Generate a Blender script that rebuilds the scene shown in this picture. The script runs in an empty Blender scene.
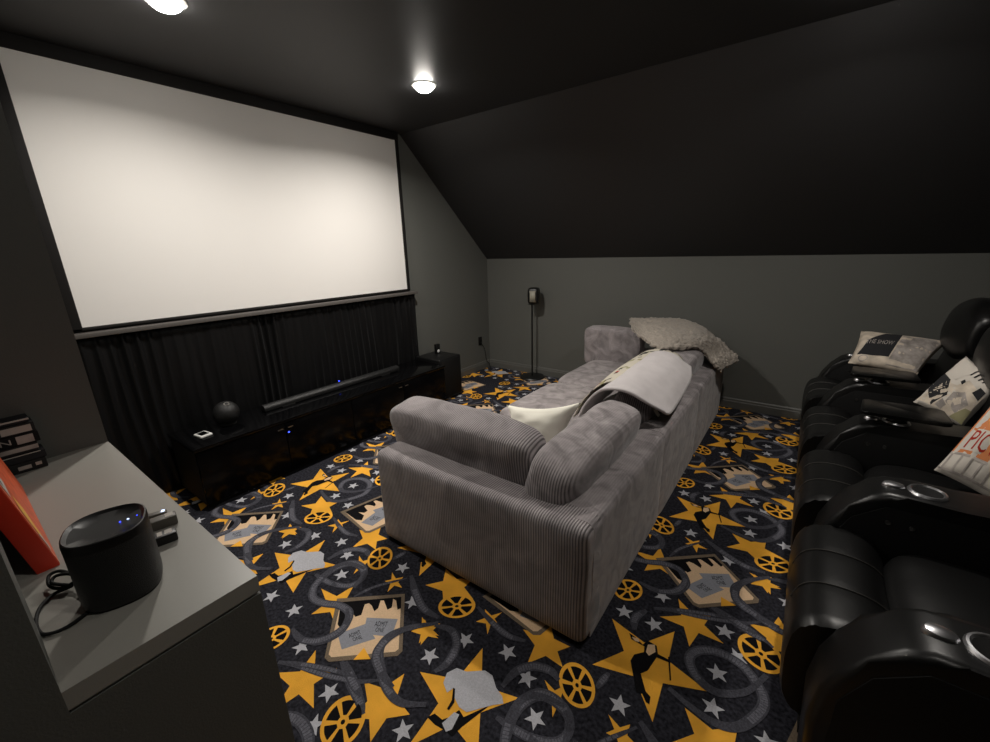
import bpy, bmesh, math, random
from mathutils import Vector, Matrix, noise
random.seed(7)
PI = math.pi
SC = bpy.context.scene
COL = SC.collection

# ------------------------------------------------------------------ camera solve
R = ((0.805, 0.5927, -0.0273), (0.1457, -0.2421, -0.9593), (-0.5752, 0.7682, -0.2812))
FPX, EYE = 415.7, Vector((0, 0, 1.7))
def ray(x, y):
    a, b, c = x - 495, y - 371, FPX
    return Vector([R[0][i]*a + R[1][i]*b + R[2][i]*c for i in range(3)]).normalized()
def onz(x, y, z=0.0):
    d = ray(x, y); return EYE + d * ((z - EYE.z) / d.z)
def ony(x, y, Y):
    d = ray(x, y); return EYE + d * (Y / d.y)
def onx(x, y, X):
    d = ray(x, y); return EYE + d * (X / d.x)

# ------------------------------------------------------------------ materials
def lin(c):
    return tuple(((v/255)/12.92 if v <= 10 else ((v/255 + .055)/1.055)**2.4) for v in c) + (1,)
def mat(name, rgb, rough=.6, metal=0, spec=.5, noise_amt=0, noise_scale=20, bump=0, bump_scale=200, sheen=0, coat=0, emit=None, es=0):
    m = bpy.data.materials.new(name); m.use_nodes = True
    nt = m.node_tree; b = nt.nodes['Principled BSDF']
    c = lin(rgb)
    b.inputs['Base Color'].default_value = c
    b.inputs['Roughness'].default_value = rough
    b.inputs['Metallic'].default_value = metal
    b.inputs['Specular IOR Level'].default_value = spec
    if sheen:
        b.inputs['Sheen Weight'].default_value = sheen
        b.inputs['Sheen Roughness'].default_value = .4
    if coat: b.inputs['Coat Weight'].default_value = coat; b.inputs['Coat Roughness'].default_value = .08
    if emit:
        b.inputs['Emission Color'].default_value = lin(emit); b.inputs['Emission Strength'].default_value = es
    tc = nt.nodes.new('ShaderNodeTexCoord')
    if noise_amt:
        n = nt.nodes.new('ShaderNodeTexNoise'); n.inputs['Scale'].default_value = noise_scale; n.inputs['Detail'].default_value = 5
        nt.links.new(tc.outputs['Object'], n.inputs['Vector'])
        r = nt.nodes.new('ShaderNodeMapRange'); r.inputs['To Min'].default_value = 1 - noise_amt; r.inputs['To Max'].default_value = 1 + noise_amt
        r.inputs['From Min'].default_value = .25; r.inputs['From Max'].default_value = .75
        nt.links.new(n.outputs['Fac'], r.inputs['Value'])
        mx = nt.nodes.new('ShaderNodeMix'); mx.data_type = 'RGBA'; mx.blend_type = 'MULTIPLY'; mx.inputs[0].default_value = 1
        mx.inputs[6].default_value = c; nt.links.new(r.outputs[0], mx.inputs[7]); nt.links.new(mx.outputs[2], b.inputs['Base Color'])
    if bump:
        n = nt.nodes.new('ShaderNodeTexNoise'); n.inputs['Scale'].default_value = bump_scale; n.inputs['Detail'].default_value = 3
        nt.links.new(tc.outputs['Object'], n.inputs['Vector'])
        bp = nt.nodes.new('ShaderNodeBump'); bp.inputs['Strength'].default_value = bump; bp.inputs['Distance'].default_value = .004
        nt.links.new(n.outputs['Fac'], bp.inputs['Height']); nt.links.new(bp.outputs[0], b.inputs['Normal'])
    return m

def corduroy(name, rgb, axis=0, soft=0):
    m = mat(name, rgb, .85, spec=.2, sheen=.25)
    nt = m.node_tree; b = nt.nodes['Principled BSDF']; N = nt.nodes.new; L = nt.links.new
    tc = N('ShaderNodeTexCoord'); sp = N('ShaderNodeSeparateXYZ'); L(tc.outputs['Object'], sp.inputs[0])
    n1 = N('ShaderNodeTexNoise'); n1.inputs['Scale'].default_value = 3; L(tc.outputs['Object'], n1.inputs['Vector'])
    ad = N('ShaderNodeMath'); ad.operation = 'MULTIPLY_ADD'; L(n1.outputs['Fac'], ad.inputs[0]); ad.inputs[1].default_value = .006; L(sp.outputs[axis], ad.inputs[2])
    mu = N('ShaderNodeMath'); mu.operation = 'MULTIPLY'; L(ad.outputs[0], mu.inputs[0]); mu.inputs[1].default_value = 2*PI/.0125
    si = N('ShaderNodeMath'); si.operation = 'SINE'; L(mu.outputs[0], si.inputs[0])
    rr = N('ShaderNodeMapRange'); L(si.outputs[0], rr.inputs['Value']); rr.inputs['From Min'].default_value = -1; rr.inputs['From Max'].default_value = .5
    # rubbed velvet patches
    n2 = N('ShaderNodeTexNoise'); n2.inputs['Scale'].default_value = 5; n2.inputs['Detail'].default_value = 6; n2.inputs['Distortion'].default_value = 1.2
    L(tc.outputs['Object'], n2.inputs['Vector'])
    r2 = N('ShaderNodeMapRange'); r2.inputs['From Min'].default_value = .3; r2.inputs['From Max'].default_value = .7
    r2.inputs['To Min'].default_value = .62 if soft else .72; r2.inputs['To Max'].default_value = 1.32 if soft else 1.25; n2.inputs['Scale'].default_value = 8 if soft else 5; L(n2.outputs['Fac'], r2.inputs['Value'])
    r3 = N('ShaderNodeMapRange'); L(rr.outputs[0], r3.inputs['Value']); r3.inputs['To Min'].default_value = .34; r3.inputs['To Max'].default_value = 1.12  # shade of the wale grooves put into the base colour
    if soft:      # nap brushed flat except on the end faces
        sn = N('ShaderNodeSeparateXYZ'); L(tc.outputs['Normal'], sn.inputs[0])
        ab = N('ShaderNodeMath'); ab.operation = 'ABSOLUTE'; L(sn.outputs[1], ab.inputs[0])
        rm = N('ShaderNodeMapRange'); L(ab.outputs[0], rm.inputs['Value']); rm.inputs['From Min'].default_value = .25; rm.inputs['From Max'].default_value = .6; rm.inputs['To Min'].default_value = .16
        mf = N('ShaderNodeMix'); mf.data_type = 'FLOAT'; L(rm.outputs[0], mf.inputs[0]); mf.inputs[2].default_value = .9; L(r3.outputs[0], mf.inputs[3]); r3o = mf.outputs[0]
    else: r3o = r3.outputs[0]
    mm = N('ShaderNodeMath'); mm.operation = 'MULTIPLY'; L(r2.outputs[0], mm.inputs[0]); L(r3o, mm.inputs[1])
    mx = N('ShaderNodeMix'); mx.data_type = 'RGBA'; mx.blend_type = 'MULTIPLY'; mx.inputs[0].default_value = 1; mx.inputs[6].default_value = lin(rgb)
    L(mm.outputs[0], mx.inputs[7]); L(mx.outputs[2], b.inputs['Base Color'])
    bp = N('ShaderNodeBump'); bp.inputs['Strength'].default_value = .2 if soft else .8; bp.inputs['Distance'].default_value = .003
    L(rr.outputs[0], bp.inputs['Height']); L(bp.outputs[0], b.inputs['Normal'])
    return m

M = {}
M['wall'] = mat('wall_paint', (97, 98, 94), .5, spec=.35, bump=.15, bump_scale=260)
M['ceil'] = mat('ceiling_paint', (46, 46, 47), .5, spec=.35, bump=.15, bump_scale=260)
M['trim'] = mat('trim_paint', (94, 94, 90), .38, spec=.45)
M['ledge'] = mat('ledge_paint_sheen', (154, 152, 145), .36, spec=.5)  # wall paint lightened, sheen off the screen put into the base colour
M['screen'] = mat('screen_vinyl', (232, 229, 225), .8, spec=.15)
M['frame'] = mat('black_velvet_frame', (24, 22, 21), .7, spec=.25)
M['rail'] = mat('rail_satin_grey', (92, 88, 85), .35, spec=.5)
M['curtain'] = mat('black_curtain_cloth', (4, 4, 5), .5, spec=.3, sheen=.07, noise_amt=.3, noise_scale=30)
M['gloss'] = mat('gloss_black', (6, 6, 7), .1, spec=.22)
M['door'] = mat('dark_door_gloss', (6, 6, 7), .2, spec=.12)
M['satin'] = mat('satin_black', (14, 14, 14), .4, spec=.5)
M['matte'] = mat('matte_black', (12, 12, 12), .7, spec=.3)
M['grille'] = mat('dark_speaker_mesh', (26, 26, 26), .45, spec=.5, bump=.4, bump_scale=900)
M['ggrille'] = mat('grey_speaker_mesh', (150, 146, 132), .5, spec=.5, bump=.3, bump_scale=900)
M['leather'] = mat('black_leather', (14, 14, 14), .36, spec=.45, bump=.1, bump_scale=28)
M['leather_side'] = mat('black_vinyl_side', (10, 10, 10), .6, spec=.3)
M['traymat'] = mat('dark_tray', (9, 9, 9), .3, spec=.3)
M['seam_glint'] = mat('seam_glint_leather', (60, 58, 55), .4)  # leather lightened to stand for light caught along the stitched seams
M['chrome'] = mat('chrome', (215, 215, 218), .3, metal=1)
M['steel'] = mat('dull_steel', (150, 148, 145), .3, metal=1)
M['cord'] = corduroy('grey_corduroy', (160, 153, 154), 0)
M['seatcord'] = corduroy('grey_corduroy_seat', (156, 149, 149), 0, 1)
M['softcord'] = corduroy('grey_corduroy_brushed', (158, 151, 152), 0, 1)
M['cream'] = mat('cream_linen', (242, 239, 226), .85, spec=.2, bump=.2, bump_scale=300)
M['throw'] = mat('pale_grey_plush', (204, 198, 198), .9, spec=.15, sheen=.3, noise_amt=.06, noise_scale=12, bump=.2, bump_scale=150)
M['fuzz'] = mat('taupe_sherpa', (160, 151, 141), .95, spec=.1, sheen=.35, noise_amt=.16, noise_scale=60, bump=.7, bump_scale=120)
M['comic'] = mat('cream_print_cloth', (198, 191, 176), .9, spec=.15)
M['red'] = mat('red_print', (176, 60, 40), .8)
M['ink'] = mat('black_ink', (26, 25, 25), .8)
M['white'] = mat('white_plastic', (215, 215, 212), .4)
M['paper'] = mat('pale_label', (185, 180, 172), .6)
M['orange'] = mat('orange_print', (206, 82, 34), .5, noise_amt=.25, noise_scale=40)
M['redbox'] = mat('red_card', (205, 50, 24), .5)
M['yellow'] = mat('yellow_print', (235, 178, 60), .5)
M['ptan'] = mat('tan_print', (205, 192, 175), .9, spec=.1, noise_amt=.3, noise_scale=16)
M['pgrey'] = mat('grey_print', (165, 157, 151), .9, spec=.1, noise_amt=.5, noise_scale=18)
M['pblack'] = mat('charcoal_print', (48, 48, 50), .9, spec=.1)
M['pwhite'] = mat('offwhite_print', (205, 198, 188), .9, spec=.1)
M['porange'] = mat('faded_orange_print', (205, 130, 84), .9, spec=.1)
M['pred'] = mat('faded_red_print', (165, 52, 40), .9, spec=.1)
M['olive'] = mat('olive_print', (150, 145, 112), .9, spec=.1)
M['lamp'] = mat('lamp_lens', (255, 250, 240), .5, emit=(255, 249, 240), es=85)
M['led'] = mat('blue_led', (40, 60, 255), .4, emit=(50, 70, 255), es=4)
M['led_white'] = mat('white_led', (220, 230, 255), .4, emit=(190, 210, 255), es=2)
def carpetmat(name, rgb, amt, scale=160):
    return mat(name, rgb, .95, spec=.08, noise_amt=amt, noise_scale=scale, bump=.6, bump_scale=350)
M['c_base'] = carpetmat('carpet_charcoal', (42, 42, 48), .85, 70)
M['c_orange'] = carpetmat('carpet_amber', (240, 174, 62), .2, 6)
M['c_grey'] = carpetmat('carpet_star_grey', (184, 184, 190), .15)
M['c_rib'] = carpetmat('carpet_ribbon', (70, 70, 77), .4)
M['c_ribl'] = carpetmat('carpet_ribbon_light', (98, 98, 106), .45)
M['c_black'] = carpetmat('carpet_black', (20, 19, 21), .3)
M['c_beige'] = carpetmat('carpet_beige', (222, 190, 154), .1)
M['c_brown'] = carpetmat('carpet_taupe', (118, 104, 88), .25)
M['c_tick'] = carpetmat('carpet_ticket', (142, 144, 152), .15)

# ------------------------------------------------------------------ helpers
def link_mesh(name, bm, mats, parent=None, smooth=True, angle=35):
    me = bpy.data.meshes.new(name)
    bmesh.ops.recalc_face_normals(bm, faces=bm.faces[:])
    bm.to_mesh(me); bm.free()
    if not isinstance(mats, (list, tuple)): mats = [mats]
    for m in mats: me.materials.append(M[m] if isinstance(m, str) else m)
    if smooth:
        me.polygons.foreach_set('use_smooth', [True]*len(me.polygons))
        try: me.set_sharp_from_angle(angle=math.radians(angle))
        except Exception: pass
    o = bpy.data.objects.new(name, me); COL.objects.link(o)
    if parent: o.parent = parent
    return o
def tag(o, label, cat, group=None):
    o['label'] = label; o['category'] = cat
    if group: o['group'] = group
    return o
def struct(name, bm, m, smooth=False):
    o = link_mesh(name, bm, m, None, smooth); o['kind'] = 'structure'; return o
def thing(name, loc, label, cat, group=None, rz=0):
    o = bpy.data.objects.new(name, None); COL.objects.link(o); o.location = loc; o.rotation_euler = (0, 0, rz)
    o.empty_display_size = .1
    return tag(o, label, cat, group)
def box(bm, x0, x1, y0, y1, z0, z1, bev=0, seg=2, mi=0):
    r = bmesh.ops.create_cube(bm, size=1); vs = r['verts']
    for v in vs:
        v.co = Vector(((x0+x1)/2 + v.co.x*(x1-x0), (y0+y1)/2 + v.co.y*(y1-y0), (z0+z1)/2 + v.co.z*(z1-z0)))
    fs = list({f for v in vs for f in v.link_faces})
    for f in fs: f.material_index = mi
    if bev:
        es = list({e for v in vs for e in v.link_edges})
        bmesh.ops.bevel(bm, geom=es, offset=bev, segments=seg, affect='EDGES', profile=.5)
    return bm
def nb(*a, **k):
    bm = bmesh.new(); box(bm, *a, **k); return bm
def lathe(bm, prof, n=32, c=(0, 0, 0), mi=0):
    rings = []
    for r, z in prof:
        if r < 1e-6: rings.append([bm.verts.new((c[0], c[1], c[2]+z))])
        else: rings.append([bm.verts.new((c[0]+r*math.cos(2*PI*k/n), c[1]+r*math.sin(2*PI*k/n), c[2]+z)) for k in range(n)])
    for a, b in zip(rings, rings[1:]):
        for k in range(n):
            vs = [a[k % len(a)], a[(k+1) % len(a)], b[(k+1) % len(b)], b[k % len(b)]]
            u = []
            for v in vs:
                if v not in u: u.append(v)
            if len(u) >= 3:
                f = bm.faces.new(u); f.material_index = mi
    return bm
def prism(bm, poly, axis, a, b, mi=0, bev=0, seg=2):
    """extrude 2-D polygon (in the two other axes, in order) along axis from a to b"""
    def P(p, t):
        if axis == 0: return (t, p[0], p[1])
        if axis == 1: return (p[0], t, p[1])
        return (p[0], p[1], t)
    va = [bm.verts.new(P(p, a)) for p in poly]; vb = [bm.verts.new(P(p, b)) for p in poly]
    n = len(poly); fs = [bm.faces.new(va), bm.faces.new(vb[::-1])]
    for k in range(n): fs.append(bm.faces.new((va[k], va[(k+1) % n], vb[(k+1) % n], vb[k])))
    for f in fs: f.material_index = mi
    if bev:
        es = list(fs[0].edges) + list(fs[1].edges)
        bmesh.ops.bevel(bm, geom=es, offset=bev, segments=seg, affect='EDGES', profile=.5)
    return bm
def superq(sx, sy, sz, p=5, bulge=0, n=14, seed=0, wr=0, bottom_flat=False):
    """a stuffed cushion: rounded block of half-sizes sx, sy, sz with bulged faces and soft wrinkles"""
    bm = bmesh.new(); bmesh.ops.create_cube(bm, size=2)
    bmesh.ops.subdivide_edges(bm, edges=bm.edges[:], cuts=n, use_grid_fill=True)
    for v in bm.verts:
        u = Vector([math.sin(t*PI/2)*.35 + t*.65 for t in v.co])
        mxx = max(abs(t) for t in u); nrm = sum(abs(t)**p for t in u)**(1/p)
        q = u*(mxx/nrm)
        b = Vector((1+bulge*(1-q.y**2)*(1-q.z**2), 1+bulge*(1-q.x**2)*(1-q.z**2), 1+bulge*(1-q.x**2)*(1-q.y**2)))
        co = Vector((q.x*sx*b.x, q.y*sy*b.y, q.z*sz*b.z))
        if wr:
            s = Vector((seed*3.1, seed*1.7, 0))
            w = noise.noise(co*6+s)*wr + noise.noise(co*15+s)*wr*.35
            co += q.normalized()*w
        v.co = co
    return bm
def catmull(pts, n):
    P = [Vector(p) for p in pts]
    P = [P[0]*2-P[1]] + P + [P[-1]*2-P[-2]]
    out = []
    for i in range(1, len(P)-2):
        for k in range(n):
            t = k/n; a, b, c, d = P[i-1], P[i], P[i+1], P[i+2]
            out.append(.5*((2*b)+(c-a)*t+(2*a-5*b+4*c-d)*t*t+(3*b-a-3*c+d)*t**3))
    out.append(P[-2]); return out
def tube(bm, pts, r, n=10, mi=0, smooth_n=0):
    if smooth_n: pts = catmull(pts, smooth_n)
    pts = [Vector(p) for p in pts]; rings = []
    up = Vector((0, 0, 1))
    for i, p in enumerate(pts):
        d = (pts[min(i+1, len(pts)-1)] - pts[max(i-1, 0)]).normalized()
        a = d.cross(up if abs(d.z) < .95 else Vector((1, 0, 0))).normalized(); b = d.cross(a)
        rings.append([bm.verts.new(p + a*r*math.cos(2*PI*k/n) + b*r*math.sin(2*PI*k/n)) for k in range(n)])
    for A, B in zip(rings, rings[1:]):
        for k in range(n):
            f = bm.faces.new((A[k], A[(k+1) % n], B[(k+1) % n], B[k])); f.material_index = mi
    bm.faces.new(rings[0]); bm.faces.new(rings[-1][::-1])
    return bm
def textpolys(s):
    cu = bpy.data.curves.new('lettering', 'FONT'); cu.body = s; cu.size = 1; cu.resolution_u = 2
    o = bpy.data.objects.new('lettering', cu)
    me = bpy.data.meshes.new_from_object(o)
    vs = [v.co.copy() for v in me.vertices]; ps = [list(p.vertices) for p in me.polygons]
    bpy.data.objects.remove(o); bpy.data.curves.remove(cu); bpy.data.meshes.remove(me)
    x0 = min(v.x for v in vs); x1 = max(v.x for v in vs); y0 = min(v.y for v in vs); y1 = max(v.y for v in vs)
    return [[((vs[i].x-x0)/(x1-x0), (vs[i].y-y0)/(y1-y0)) for i in p] for p in ps]

# ------------------------------------------------------------------ room shell
XA, YB, XR, YF, ZC, KN, YS = -3.704, 4.83, 3.2, -2.6, 2.89, 1.57, 3.38
struct('wall_back', nb(XA-.1, XR+.1, YB, YB+.12, -.05, KN+.05), 'wall')
bm = bmesh.new()
prism(bm, [(YF, -.05), (YB+.0, -.05), (YB, KN), (YS, ZC), (YF, ZC)], 0, XA-.12, XA)
struct('wall_screen', bm, 'wall')
bm = bmesh.new()
prism(bm, [(YF, -.05), (YB, -.05), (YB, KN), (YS, ZC), (YF, ZC)], 0, XR, XR+.12)
struct('wall_right', bm, 'wall')
struct('wall_front', nb(XA-.1, XR+.1, YF-.12, YF, -.05, ZC), 'wall')
bm = bmesh.new()
th = .12
prism(bm, [(YF-.12, ZC), (YS, ZC), (YB, KN), (YB+.15, KN), (YB+.15, KN+.12), (YS+.05, ZC+th), (YF-.12, ZC+th)], 0, XA-.12, XR+.12)
struct('ceiling', bm, 'ceil')
# baseboards
def baseprof(d):
    return [(0, 0), (.016, 0), (.016, .075), (.011, .085), (.011, .1), (.004, .112), (0, .112)]
bm = bmesh.new(); prism(bm, [(YB-x, z) for x, z in baseprof(0)], 0, XA, XR); struct('baseboard_back', bm, 'trim')
bm = bmesh.new(); prism(bm, [(XA+x, z) for x, z in baseprof(0)], 1, .24, YB); struct('baseboard_screen', bm, 'trim')
# partition: tall end block beside the screen, low wall with a ledge, near jamb
ZL = 1.15; XW = -1.711; XJ = -.719; YL = .231; YJ = -.021
struct('wall_left', nb(XA, XW, -1.2, YL, 0, ZC), 'wall')
bm = nb(XW, XJ-.13, -.8, YL, 0, ZL-.038); box(bm, XJ-.13, XJ, YJ, YL, 0, ZL-.038)
struct('wall_low', bm, 'wall')
bm = nb(XW, XJ-.13, -.8, YL, ZL-.032, ZL); box(bm, XJ-.13, XJ, YJ-.0, YL, ZL-.032, ZL); box(bm, XW, XJ-.135, -.7, YL-.004, ZL-.04, ZL-.03); box(bm, XJ-.135, XJ-.004, YJ+.002, YL-.004, ZL-.04, ZL-.03)
struct('trim_1', bm, 'ledge')
struct('wall_near', nb(XJ-.13, XJ, -2.4, YJ, 0, ZC), 'wall')

# ------------------------------------------------------------------ carpet (pattern drawn in the floor's own mesh)
ORI = {1: (661/180, 260, 540), 2: (815/200, 420, 560), 3: (856/210, 590, 560), 5: (873/200, 190, 430)}
def F(c, x, y):
    s, ox, oy = ORI[c]; p = onz(ox + x/s, oy + y/s); return Vector((p.x, p.y))
polys = []           # (points, material index, layer)
CM = ['c_base', 'c_orange', 'c_grey', 'c_rib', 'c_ribl', 'c_black', 'c_beige', 'c_brown', 'c_tick']
EL = [0]
def padd(pts, m, layer, dz=0): EL[0] += 1; polys.append(([Vector(p) for p in pts], CM.index(m), layer*.0007 + (EL[0] if not dz else 0)*1e-6 + dz))
def star(c, tips, m='c_orange', layer=1, k=.47):
    T = [F(c, *t) for t in tips]; ctr = sum(T, Vector((0, 0)))/5; pts = []
    for i in range(5):
        pts.append(T[i]); mid = (T[i]+T[(i+1) % 5])/2; pts.append(ctr + (mid-ctr)*k)
    padd(pts, m, layer)
def gstar(c, x, y, r=.043):
    p = F(c, x, y); a0 = random.random()*6; pts = []
    for i in range(10):
        rr = r if i % 2 == 0 else r*.42
        pts.append(p + Vector((math.cos(a0+i*PI/5), math.sin(a0+i*PI/5)))*rr)
    padd(pts, 'c_grey', 1.6)
def reel(c, x, y, a, b, deg):
    t = math.radians(deg)
    def P(r, th):
        u, v = a*r*math.cos(th), b*r*math.sin(th)
        return F(c, x + u*math.cos(t) - v*math.sin(t), y + u*math.sin(t) + v*math.cos(t))
    N = 40
    padd([P(1, 2*PI*k/N) for k in range(N)], 'c_orange', 2)
    for s in range(6):
        a0 = s*PI/3 + .13; a1 = (s+1)*PI/3 - .13
        pts = [P(.82, a0 + (a1-a0)*k/8) for k in range(9)] + [P(.27, a1-.1), P(.27, a0+.1)]
        padd(pts, 'c_black', 2.3)
    padd([P(.1, 2*PI*k/12) for k in range(12)], 'c_black', 2.3)
def poly(c, pts, m, layer): padd([F(c, *p) for p in pts], m, layer)
def ribbon(c, pts, w=.036, layer=1.3, light=(.25, .75)):
    P = catmull([F(c, *p).to_3d() for p in pts], 7)
    P = [p.to_2d() for p in P]; n = len(P); Ls = []; Rs = []; Li = []; Ri = []
    for i, p in enumerate(P):
        d = (P[min(i+1, n-1)]-P[max(i-1, 0)]); d = d.normalized() if d.length > 1e-9 else Vector((1, 0))
        nn = Vector((-d.y, d.x)); ww = w*(.25+.75*math.sin(PI*min(max(i/(n-1), .04), .96))**.6)/2
        Ls.append(p+nn*ww); Rs.append(p-nn*ww); Li.append(p+nn*ww*.62); Ri.append(p-nn*ww*.62)
    EL[0] += 1; b0 = EL[0]*1e-6
    for i in range(n-1):
        padd([Ls[i], Ls[i+1], Rs[i+1], Rs[i]], 'c_rib', layer, b0 + i*2.5e-6)
        t = i/(n-1)
        if light[0] < t < light[1]:
            padd([Li[i], Li[i].lerp(Li[i+1], .8), Ri[i].lerp(Ri[i+1], .8), Ri[i]], 'c_ribl', layer, b0 + i*2.5e-6 + 2e-5)
star(3, [(90, 238), (345, 290), (480, 535), (255, 660), (10, 425)], k=.5)
star(2, [(255, 358), (405, 562), (235, 800), (-50, 760), (0, 455)], k=.5)
star(3, [(285, 230), (360, 157), (500, 215), (545, 340), (405, 352)])
star(1, [(383, 520), (530, 490), (550, 640), (405, 742), (340, 650)], k=.6)
star(3, [(650, 50), (740, 70), (775, 110), (725, 135), (655, 95)])
star(5, [(485, 330), (573, 288), (655, 310), (622, 364), (520, 378)], k=.55)
star(2, [(335, 212), (315, 255), (275, 302), (228, 250), (265, 200)])
star(2, [(420, 282), (530, 250), (612, 352), (582, 437), (438, 420)], k=.55)
star(2, [(508, 488), (590, 510), (612, 605), (540, 640), (505, 570)])
star(1, [(605, 290), (650, 315), (655, 360), (590, 385), (555, 335)])
star(1, [(485, 118), (527, 135), (522, 175), (468, 190), (458, 150)])
star(1, [(225, 178), (345, 166), (355, 260), (280, 320), (188, 272)])
for c, x, y in [(3, 140, 210), (3, 262, 262), (3, 295, 147), (3, 550, 290), (3, 520, 460), (3, 600, 393), (3, 500, 600), (3, 120, 590),
                (2, 185, 325), (2, 357, 375), (2, 40, 390), (2, 435, 480), (2, 470, 645), (1, 525, 700), (1, 42, 206), (1, 125, 258), (1, 560, 228), (5, 690, 328)]:
    gstar(c, x, y)
reel(3, 155, 122, 60, 43, 10); reel(3, 697, 382, 112, 58, 38); reel(2, 150, 188, 76, 48, -6); reel(2, 640, 510, 98, 68, 66)
# card with curtain fringe and two tickets
def card(S):
    def q(pts, m, l): padd([S(*p) for p in pts], m, l)
    q([(283, 215), (532, 197), (523, 408), (505, 425), (252, 447), (237, 432)], 'c_brown', 2)
    q([(297, 228), (519, 209), (509, 400), (496, 410), (262, 430), (252, 420)], 'c_beige', 2.2)
    q([(297, 228), (519, 209), (518, 250), (505, 256), (500, 222), (489, 216), (484, 248), (468, 256), (460, 235), (455, 222), (443, 222), (434, 250), (420, 262), (410, 240), (400, 232), (385, 236),
       (372, 275), (350, 282), (335, 262), (335, 300), (300, 330), (285, 310)], 'c_black', 2.4)
    q([(392, 285), (506, 290), (482, 355), (378, 345)], 'c_tick', 2.5)
    q([(285, 345), (387, 308), (424, 362), (300, 402)], 'c_tick', 2.7)
    for quad in ([(384, 343), (478, 350), (500, 293), (396, 288)], [(305, 392), (412, 358), (384, 316), (294, 350)]):
        A, B, C_, D = [Vector(p) for p in quad]
        for txt, v0, v1, u0, u1 in (('ADMIT', .52, .85, .3, .75), ('ONE', .15, .45, .38, .7)):
            for pl in textpolys(txt):
                pts = []
                for u, v in pl:
                    uu = u0+u*(u1-u0); vv = v0+v*(v1-v0)
                    p = A.lerp(B, uu).lerp(D.lerp(C_, uu), vv); pts.append((p.x, p.y))
                q(pts, 'c_black', 3)
    q([(343, 440), (382, 395), (406, 437)], 'c_orange', 2.8)
card(lambda x, y: F(1, x, y))
ca = F(1, 390, 325); cb = F(1, 390, 325) + Vector((.57, .60))
def turned(x, y):
    d = F(1, x, y) - ca; t = .62; return cb + Vector((d.x*math.cos(t) - d.y*math.sin(t), d.x*math.sin(t) + d.y*math.cos(t)))
card(turned)
# megaphone figure and dancing figure on the two large stars
poly(2, [(95, 500), (110, 460), (150, 440), (190, 455), (265, 450), (295, 470), (310, 520), (335, 555), (340, 585), (300, 590), (190, 620), (160, 600), (140, 560), (140, 520), (110, 540)], 'c_grey', 2.2)
poly(2, [(30, 640), (60, 625), (90, 650), (120, 640), (160, 610), (178, 640), (287, 590), (170, 680), (130, 720), (110, 700), (60, 670)], 'c_black', 1.8)
poly(2, [(135, 520), (143, 525), (140, 580), (118, 612), (110, 606), (130, 570)], 'c_black', 2.5)
poly(2, [(90, 665), (140, 620), (160, 630), (130, 690), (105, 700)], 'c_grey', 2.2)
poly(3, [(160, 297), (190, 318), (215, 345), (235, 328), (252, 338), (272, 350), (277, 383), (325, 408), (328, 420), (272, 397), (256, 420), (236, 450), (207, 462), (217, 500), (227, 535), (247, 558), (242, 588), (228, 580), (213, 545),
         (188, 540), (178, 480), (165, 410), (180, 385), (220, 375), (222, 352), (168, 322)], 'c_black', 2.2)
poly(3, [(236, 345), (264, 345), (267, 375), (240, 390), (228, 375)], 'c_beige', 2.6)
poly(3, [(170, 313), (197, 320), (202, 335), (183, 330)], 'c_beige', 2.6)
poly(3, [(318, 395), (325, 395), (331, 490), (325, 492)], 'c_black', 2.4)
# film ribbons
ribbon(1, [(385, 105), (340, 88), (290, 92), (240, 125), (200, 170), (195, 212), (235, 232), (290, 240), (328, 268), (310, 320), (270, 355), (210, 377), (160, 365), (125, 335)], .042, 2.9)
ribbon(1, [(388, 100), (378, 140), (330, 167), (270, 160), (215, 130)], .036)
ribbon(1, [(65, 450), (130, 460), (220, 490), (290, 507), (370, 520), (450, 512)], .024)
ribbon(1, [(300, 445), (330, 520), (365, 590), (378, 640)], .04)
ribbon(1, [(655, 305), (560, 320), (480, 350), (440, 400), (442, 470), (470, 550), (520, 598), (610, 605)], .042, 2.9)
ribbon(1, [(555, 130), (570, 190), (600, 250), (655, 285)], .042)
ribbon(1, [(345, 208), (420, 172), (540, 140)], .02)
ribbon(2, [(235, 190), (300, 260), (360, 308), (430, 330)], .032, 1.5)
ribbon(2, [(60, 265), (130, 288), (148, 350), (110, 420), (60, 455)], .04, 1.5)
ribbon(2, [(335, 515), (390, 455), (460, 433), (530, 450), (565, 490)], .042)
ribbon(2, [(350, 760), (375, 650), (420, 580), (490, 548), (560, 580), (608, 650), (590, 760)], .05, 1.5)
ribbon(2, [(720, 520), (770, 460)], .03); ribbon(2, [(310, 640), (400, 700), (480, 745)], .034)
ribbon(3, [(320, 520), (400, 590), (500, 660), (590, 682), (660, 650), (708, 590), (690, 520), (620, 430), (520, 375), (440, 370), (405, 402), (430, 470), (500, 532), (580, 545), (650, 530), (720, 470)], .044, 1.5)
ribbon(3, [(180, 285), (185, 235), (230, 205)], .04); ribbon(3, [(260, 195), (370, 205), (480, 220), (600, 242)], .024, 1.5)
ribbon(3, [(510, 195), (600, 255), (680, 300)], .04)
ribbon(3, [(640, 80), (595, 120), (602, 170), (680, 228), (770, 275)], .042, 2.9)
ribbon(3, [(200, 90), (260, 122), (330, 130), (376, 110), (386, 70), (340, 25)], .036, 2.9)
bm = bmesh.new()
for vs in ([(XA, YF), (XR, YF), (XR, YB), (XA, YB)],):
    f = bm.faces.new([bm.verts.new((x, y, 0)) for x, y in vs]); f.material_index = 0
T1, T2 = Vector((1.25, -.012)), Vector((-.006, 1.223))
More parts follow.
